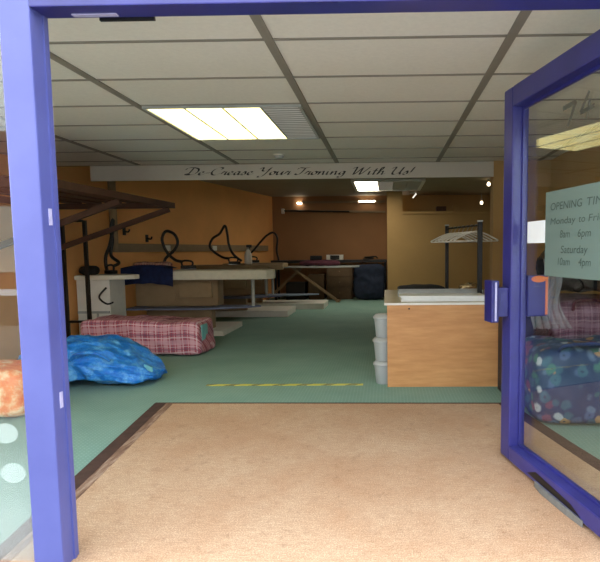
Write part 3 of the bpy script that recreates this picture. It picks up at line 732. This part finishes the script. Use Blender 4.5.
# steam irons with hoses: iron thing > body, soleplate, handle, hose
def iron(label, p, rz, hose, grp='steam irons on the ironing tables'):
    t = thing('steam_iron', label, 'iron', p, 0, grp)
    R = Matrix.Translation(p) @ Matrix.Rotation(rz, 4, 'Z')
    sole = [(-.11, -.055), (.03, -.055), (.09, -.03), (.12, 0), (.09, .03), (.03, .055), (-.11, .055)]
    obj('soleplate', MB().prism(sole, 0, .012, .003, M=R), 'steel', t)
    obj('body', MB().prism([(x*.92, y*.9) for x, y in sole], .012, .06, .012, M=R), 'black_rubber', t)
    obj('handle', MB().tube([(-.09, 0, .055), (-.095, 0, .11), (-.05, 0, .13), (.04, 0, .12), (.065, 0, .09), (.05, 0, .055)], .014, 8, smooth=5, M=R), 'black_rubber', t, smooth=True)
    h0 = R @ Vector((-.085, 0, .115))
    obj('hose', MB().tube([h0]+[Vector(q) for q in hose], .022, 8, smooth=8), 'black_rubber', t, smooth=True)
    return t
iron('black steam iron with tall drooping hose on the white table by the rack', (-3.72, 7.34, .90), 2.6,
     [(-3.60, 7.36, 1.06), (-3.72, 7.4, 1.16), (-3.70, 7.42, 1.36), (-3.72, 7.42, 1.50), (-3.68, 7.42, 1.64), (-3.70, 7.43, 1.50), (-3.74, 7.42, 1.30), (-3.80, 7.42, 1.16), (-3.81, 7.42, 1.04), (-3.80, 7.44, .93)])
iron('black steam iron with looped hose behind the checked cloth', (-2.92, 8.09, .937), .1,
     [(-3.12, 8.1, 1.08), (-3.24, 8.1, 1.2), (-3.30, 8.1, 1.38), (-3.24, 8.1, 1.50), (-3.12, 8.1, 1.46), (-3.07, 8.1, 1.34), (-3.13, 8.1, 1.22), (-3.26, 8.1, 1.10), (-3.30, 8.1, .97)])
iron('black steam iron with peaked hose loop on the second table back', (-2.75, 9.95, .957), .3,
     [(-2.98, 9.95, 1.1), (-3.18, 9.95, 1.26), (-3.14, 9.95, 1.42), (-3.0, 9.95, 1.52), (-2.90, 9.95, 1.66), (-2.86, 9.95, 1.5), (-2.84, 9.95, 1.32), (-2.76, 9.95, 1.14), (-2.62, 9.98, 1.02)])
iron('black steam iron with high arched hose on the third table back', (-2.75, 11.45, .952), .3,
     [(-2.92, 11.5, 1.08), (-2.78, 11.5, 1.2), (-2.62, 11.5, 1.38), (-2.48, 11.5, 1.52), (-2.34, 11.5, 1.58), (-2.26, 11.5, 1.46), (-2.28, 11.5, 1.22), (-2.24, 11.5, 1.0)])
# hose hooks on the wall
for k, (t, z, lb) in enumerate(((.35, 1.52, 'small black wall hook nearest the pipe above the trunking'), (.9, 1.42, 'lower black wall hook above the trunking, farther from the pipe'))):
    h = thing('wall_hook', lb, 'hook', wl(t, 0, z), 0, 'black hooks on the rear left wall')
    obj('plate', wallbox(MB(), t-.03, t+.03, 0, .015, z-.06, z+.06), 'black_metal', h)
    obj('peg', MB().tube([wl(t, .015, z), wl(t, .08, z-.01), wl(t, .1, z+.03)], .012, 8, smooth=4), 'black_metal', h)
# spray bottle
sb = thing('spray_bottle', 'pale spray bottle standing among the irons on the second table back', 'bottle', (-2.52, 10.05, .955))
obj('body', MB().lathe([(.06, 0), (.068, .02), (.068, .18), (.03, .27), (.022, .31)], 20), 'white_plastic', sb, local=True, smooth=True)
obj('trigger_head', MB().box(-.03, .07, -.016, .016, .31, .36, .008).box(.02, .035, -.01, .01, .23, .31), 'black_rubber', sb, local=True)

# cloths over the first table
def tarp(x, y):
    u = (x+3.75)/.95
    z = .945+.07*max(0, math.sin((u*.9+.15)*math.pi))+.015*noise.noise((x*9, y*9, 0))
    yy = y
    if y < 7.68: z -= (7.68-y)*1.6; yy = 7.68-.035-(7.68-y)*.12
    return (x, yy, z)
tag(obj('laundry_bag', MB().cloth(-3.72, -2.98, 7.52, 7.84, tarp, 34, 20), 'navy_cloth', smooth=True, origin=(-3.4, 7.8, .94)), 'dark blue bag draped flat over the left of the cream padded board', 'bag')
def rcl(x, y): return (x, y, .945+.055*abs(noise.noise((x*4, y*4, 9)))+.035+.02*noise.noise((x*12, y*8, 3)))
tag(obj('checked_cloth', MB().sack((-3.40, 7.95, .937), (.56, .18, .12), 3.5, .03, 7, 21, sub=4), 'red_small_plaid', smooth=True, origin=(-3.4, 7.95, .937)), 'folded red checked cloth on the cream board beside the blue bag', 'cloth')
tag(obj('folded_garment', MB().sack((-3.95, 7.28, .90), (.2, .34, .12), 2.6, .04, 6, 23, sub=4), 'black_cloth', smooth=True, origin=(-3.95, 7.28, .90)), 'dark garment on the white ironing table by the metal rack', 'garment')

# free-standing ironing board with crossed legs, far
ib = thing('ironing_board', 'long ironing board on crossed wooden legs near the back wall', 'ironing board', (-1.7, 12.9, 0))
obj('board', MB().prism([(-2.85, 12.65), (-1.2, 12.65), (-.75, 12.8), (-.62, 12.9), (-.75, 13.0), (-1.2, 13.12), (-2.85, 13.12)], .80, .84, .008), 'pale_grey', ib)
for (xa, za, xb, zb_, y) in ((-2.15, .79, -1.12, .02, 12.74), (-2.0, .79, -2.85, .02, 12.98)):
    L_ = math.hypot(xb-xa, zb_-za); a = math.atan2(zb_-za, xb-xa)
    m = MB()
    for yy in (y-.09, y+.09) if False else (y,):
        m.box(0, L_, yy-.03, yy+.03, -.028, .028, M=Matrix.Translation((xa, 0, za)) @ Matrix.Rotation(-a, 4, 'Y'))
    obj('leg', m, 'leg_wood', ib)
obj('foot_bar', MB().box(-1.16, -1.08, 12.62, 13.12, 0, .03), 'leg_wood', ib); obj('foot_bar', MB().box(-2.9, -2.82, 12.66, 13.12, 0, .03), 'leg_wood', ib)
tag(obj('folded_garment', MB().sack((-1.55, 12.88, .84), (.95, .34, .13), 3, .04, 5, 31, sub=4), 'maroon_cloth', smooth=True, origin=(-1.55, 12.88, .84)), 'maroon garment lying on the crossed-leg ironing board', 'garment')
# back table
bt = thing('work_table', 'long black-topped table along the back wall', 'table', (-1.35, 13.6, 0))
obj('tabletop', MB().box(-2.8, .03, 13.35, 13.9, .90, .965, .004), 'black_top', bt)
for x, y in ((-2.7, 13.42), (-2.7, 13.8), (-.015, 13.42), (-.015, 13.8)): obj('leg', MB().box(x-.025, x+.025, y-.025, y+.025, 0, .90), 'black_metal', bt)
def tbox(name, lb, cat, a, m): return tag(obj(name, MB().box(*a, .012), m, origin=((a[0]+a[1])/2, (a[2]+a[3])/2, a[4])), lb, cat)
tk = thing('radio_cassette', 'small black box unit at the left of the items on the back table', 'box', (-1.72, 13.6, .965))
obj('case', MB().box(-1.86, -1.58, 13.5, 13.7, .965, 1.07, .012), 'black_rubber', tk); obj('front_plate', MB().box(-1.82, -1.62, 13.49, 13.5, .985, 1.05), 'black_metal', tk)
wb = thing('document_tray', 'white tray with black front on the back table', 'tray', (-1.25, 13.6, .965))
obj('shell', MB().box(-1.46, -1.05, 13.52, 13.74, .965, 1.09, .008), 'white_plastic', wb); obj('front_insert', MB().box(-1.36, -1.14, 13.50, 13.52, .98, 1.075), 'black_top', wb)
tag(obj('cable_coil', MB().tube([(-.55, 13.6, .98), (-.42, 13.5, .985), (-.3, 13.6, 1.0), (-.42, 13.7, 1.01), (-.52, 13.6, 1.02), (-.4, 13.52, 1.03), (-.25, 13.58, 1.04), (-.2, 13.6, .99)], .016, 8, smooth=6), 'black_rubber', smooth=True, origin=(-.4, 13.6, .965)), 'coiled black cable at the right end of the back table', 'cable')
dc = thing('drawer_chest', 'brown wooden drawer chest under the back table', 'drawers', (-1.1, 13.6, 0))
obj('carcass', MB().box(-1.45, -.82, 13.42, 13.86, 0, .84), 'drawer_wood', dc)
for k in range(3):
    dd = obj('drawer', MB().box(-1.43, -.84, 13.40, 13.42, .04+.265*k, .285+.265*k, .004), 'drawer_wood', dc)
    obj('knob', MB().lathe([(.012, 0), (.018, .02), (.006, .026)], 10, Matrix.Translation((-1.13, 13.40, .16+.265*k)) @ Matrix.Rotation(math.pi/2, 4, 'X')), 'leg_wood', dd)
nb = MB().sack((-.41, 13.22, 0), (.74, .30, .86), 6, .06, 3.5, 37, sub=5)
tag(obj('laundry_bag', nb, 'dark_navy', smooth=True, origin=(-.41, 13.22, 0)), 'tall dark navy bag standing before the right end of the back table', 'bag')

for lb, a, m in (('dark grey storage box under the back table behind the crossed legs', (-2.45, -1.98, 13.4, 13.8, 0, .42), 'black_top'), ('tall brown carton under the back table beside the drawer chest', (-1.9, -1.52, 13.42, 13.8, 0, .62), 'drawer_wood')):
    t = thing('storage_box', lb, 'box', ((a[0]+a[1])/2, 13.6, 0))
    obj('carton', MB().box(a[0], a[1], a[2], a[3], a[4], a[5]-.04, .006), m, t); obj('lid', MB().box(a[0]-.012, a[1]+.012, a[2]-.012, a[3]+.012, a[5]-.04, a[5], .006), m, t)
# tube lights and recess lamps at the back
for z0, z1, ya, lb, lit in ((2.18, 2.13, 13.93, 'lower wall batten with white end cap on the back wall', 0), (2.39, 2.39, 13.93, 'upper thin wall batten with a bright reflection near its right end on the back wall', 1)):
    b = thing('wall_batten', lb, 'light', (-1.25, 13.95, z1))
    xa = -2.54 if not lit else -2.1
    obj('housing', MB().prism([(xa, z0), (.0, z1), (.0, z1+.05), (xa, z0+.05)], 13.93, 14.0, M=Matrix(((1, 0, 0, 0), (0, 0, 1, 0), (0, 1, 0, 0), (0, 0, 0, 1)))), 'fawn' if lit else 'brown_cream', b)
    if lit: obj('reflection_glow', MB().box(-.66, -.26, 13.90, 13.93, z1+.01, z1+.045, .006), 'rear_tube', b); obj('pilot_lamp', MB().box(-2.22, -2.11, 13.93, 14.0, z1-.02, z1+.02, .008), 'rear_tube', b)  # right-hand glowing bar stands in for a reflection, not a lit tube
    else: obj('end_cap', MB().box(xa-.08, xa, 13.9, 14.0, z0-.05, z0+.08, .02), 'white_plastic', b); obj('dark_tube', MB().tube([(xa, 13.91, z0+.02), (-.9, 13.91, z1+.035)], .018, 8), 'black_metal', b)
def lamp(lb, p, m='bulb'):
    l = thing('spot_lamp', lb, 'lamp', p)
    obj('bulb', MB().lathe([(.012, -.045), (.028, -.036), (.034, -.01), (.024, .02), (.012, .03)], 16), m, l, local=True, smooth=True)
    obj('holder', MB().lathe([(.02, .03), (.024, .09)], 12), 'brass', l, local=True)
    return l
lamp('small glowing lamp at the right end of the wall recess', (2.30, 13.3, 2.31))
obj('stem', MB().tube([(2.30, 13.3, 2.40), (2.30, 13.3, RC)], .008, 8), 'brass', bpy.data.objects['spot_lamp'])
l2 = thing('strip_lamp', 'short slanting tube lamp at the left of the wall recess', 'lamp', (.68, 13.3, 2.42))
obj('tube', MB().tube([(.66, 13.25, 2.43), (.74, 13.3, 2.53)], .016, 8), 'lens_tube', l2)
obj('mount', MB().box(.60, .74, 13.2, 13.5, 2.545, RC), 'pale_grey', l2)
tag(obj('brown_carton', MB().box(1.22, 1.45, 13.2, 13.45, 2.06, 2.22, .006), 'rack_wood', origin=(1.33, 13.3, 2.06)), 'small dark brown carton in the high wall recess', 'box')
tag(obj('tan_carton', MB().box(1.6, 1.74, 13.2, 13.4, 2.06, 2.24, .006), 'tan_wall', origin=(1.66, 13.3, 2.06)), 'narrow tan carton beside the brown one in the wall recess', 'box')
l3 = lamp('small warm spot lamp on the rear ceiling right of the light panel', (2.02, 10.9, RC-.09))

# ------------------------------------------------------------------ across the street (seen only mirrored in the shop glass)
hb = thing('terrace_house', 'brick terrace with pale window frames across the street', 'building', (-4, -16, 0))
obj('wall', MB().box(-15, 10, -18, -16, -.13, 5.6), 'pale_brick', hb); obj('shop_band', MB().box(-15, 10, -16, -15.9, .5, 2.9), 'stone', hb)
for k in range(7):
    x = -13.5+3.2*k
    f = obj('window', MB().box(x, x+1.3, -16, -15.92, 3.4, 5.0), 'card_white', hb)
    obj('pane', MB().box(x+.1, x+.6, -15.92, -15.9, 3.5, 4.9).box(x+.7, x+1.2, -15.92, -15.9, 3.5, 4.9), 'dark_glass', f)
cr_ = thing('parked_car', 'silver parked car across the street', 'car', (-4.2, -7, -.13))
YZ = Matrix(((1, 0, 0, 0), (0, 0, 1, 0), (0, 1, 0, 0), (0, 0, 0, 1)))
def side(mb, pts, y0, y1, bev): return mb.prism(pts, y0, y1, bev, M=YZ)
obj('body', side(MB(), [(-6.3, .15), (-6.35, .6), (-6.1, .8), (-5.4, .88), (-2.9, .9), (-2.2, .78), (-2.05, .5), (-2.1, .15)], -7.85, -6.15, .06), 'silver_paint', cr_)
obj('cabin', side(MB(), [(-5.75, .88), (-5.2, 1.3), (-3.8, 1.32), (-3.05, .89)], -7.7, -6.3, .05), 'dark_glass', cr_)
obj('roof', side(MB(), [(-5.25, 1.29), (-5.15, 1.34), (-3.85, 1.36), (-3.75, 1.31)], -7.66, -6.34, .01), 'silver_paint', cr_)
for x in (-5.55, -2.85):
    for y in (-7.72, -6.3):
        wv = obj('wheel', MB().lathe([(.2, -.1), (.3, -.09), (.3, .09), (.2, .1)], 24, Matrix.Translation((x, y, .17)) @ Matrix.Rotation(math.pi/2, 4, 'X')), 'tyre', cr_)
        obj('hubcap', MB().lathe([(.19, -.11), (.19, .11)], 20, Matrix.Translation((x, y, .17)) @ Matrix.Rotation(math.pi/2, 4, 'X')), 'silver_paint', wv)

# ------------------------------------------------------------------ daylight and camera
w = bpy.data.worlds.new('World'); SC.world = w; w.use_nodes = True
bg = w.node_tree.nodes['Background']; bg.inputs['Color'].default_value = (.86, .93, 1.0, 1); bg.inputs['Strength'].default_value = 4.0

cam = bpy.data.cameras.new('Camera'); co = bpy.data.objects.new('Camera', cam); COL.objects.link(co)
cam.sensor_width = 36; cam.lens = 549/600*36; cam.shift_x = -76/600; cam.shift_y = 17/600; cam.clip_start = .05; cam.clip_end = 200
yaw, pit, rol = math.radians(1.04), math.radians(5.0), math.radians(.5)
f = Vector((-math.sin(yaw)*math.cos(pit), math.cos(yaw)*math.cos(pit), -math.sin(pit)))
r0 = f.cross(Vector((0, 0, 1))).normalized(); u0 = r0.cross(f)
r = r0*math.cos(rol)-u0*math.sin(rol); u = u0*math.cos(rol)+r0*math.sin(rol)
co.matrix_world = Matrix(((r.x, u.x, -f.x, 0), (r.y, u.y, -f.y, 0), (r.z, u.z, -f.z, 1.2), (0, 0, 0, 1)))
SC.camera = co
SC.view_settings.view_transform = 'Standard'; SC.view_settings.look = 'None'; SC.view_settings.gamma = 1; SC.view_settings.use_curve_mapping = False
SC.view_settings.exposure = .45
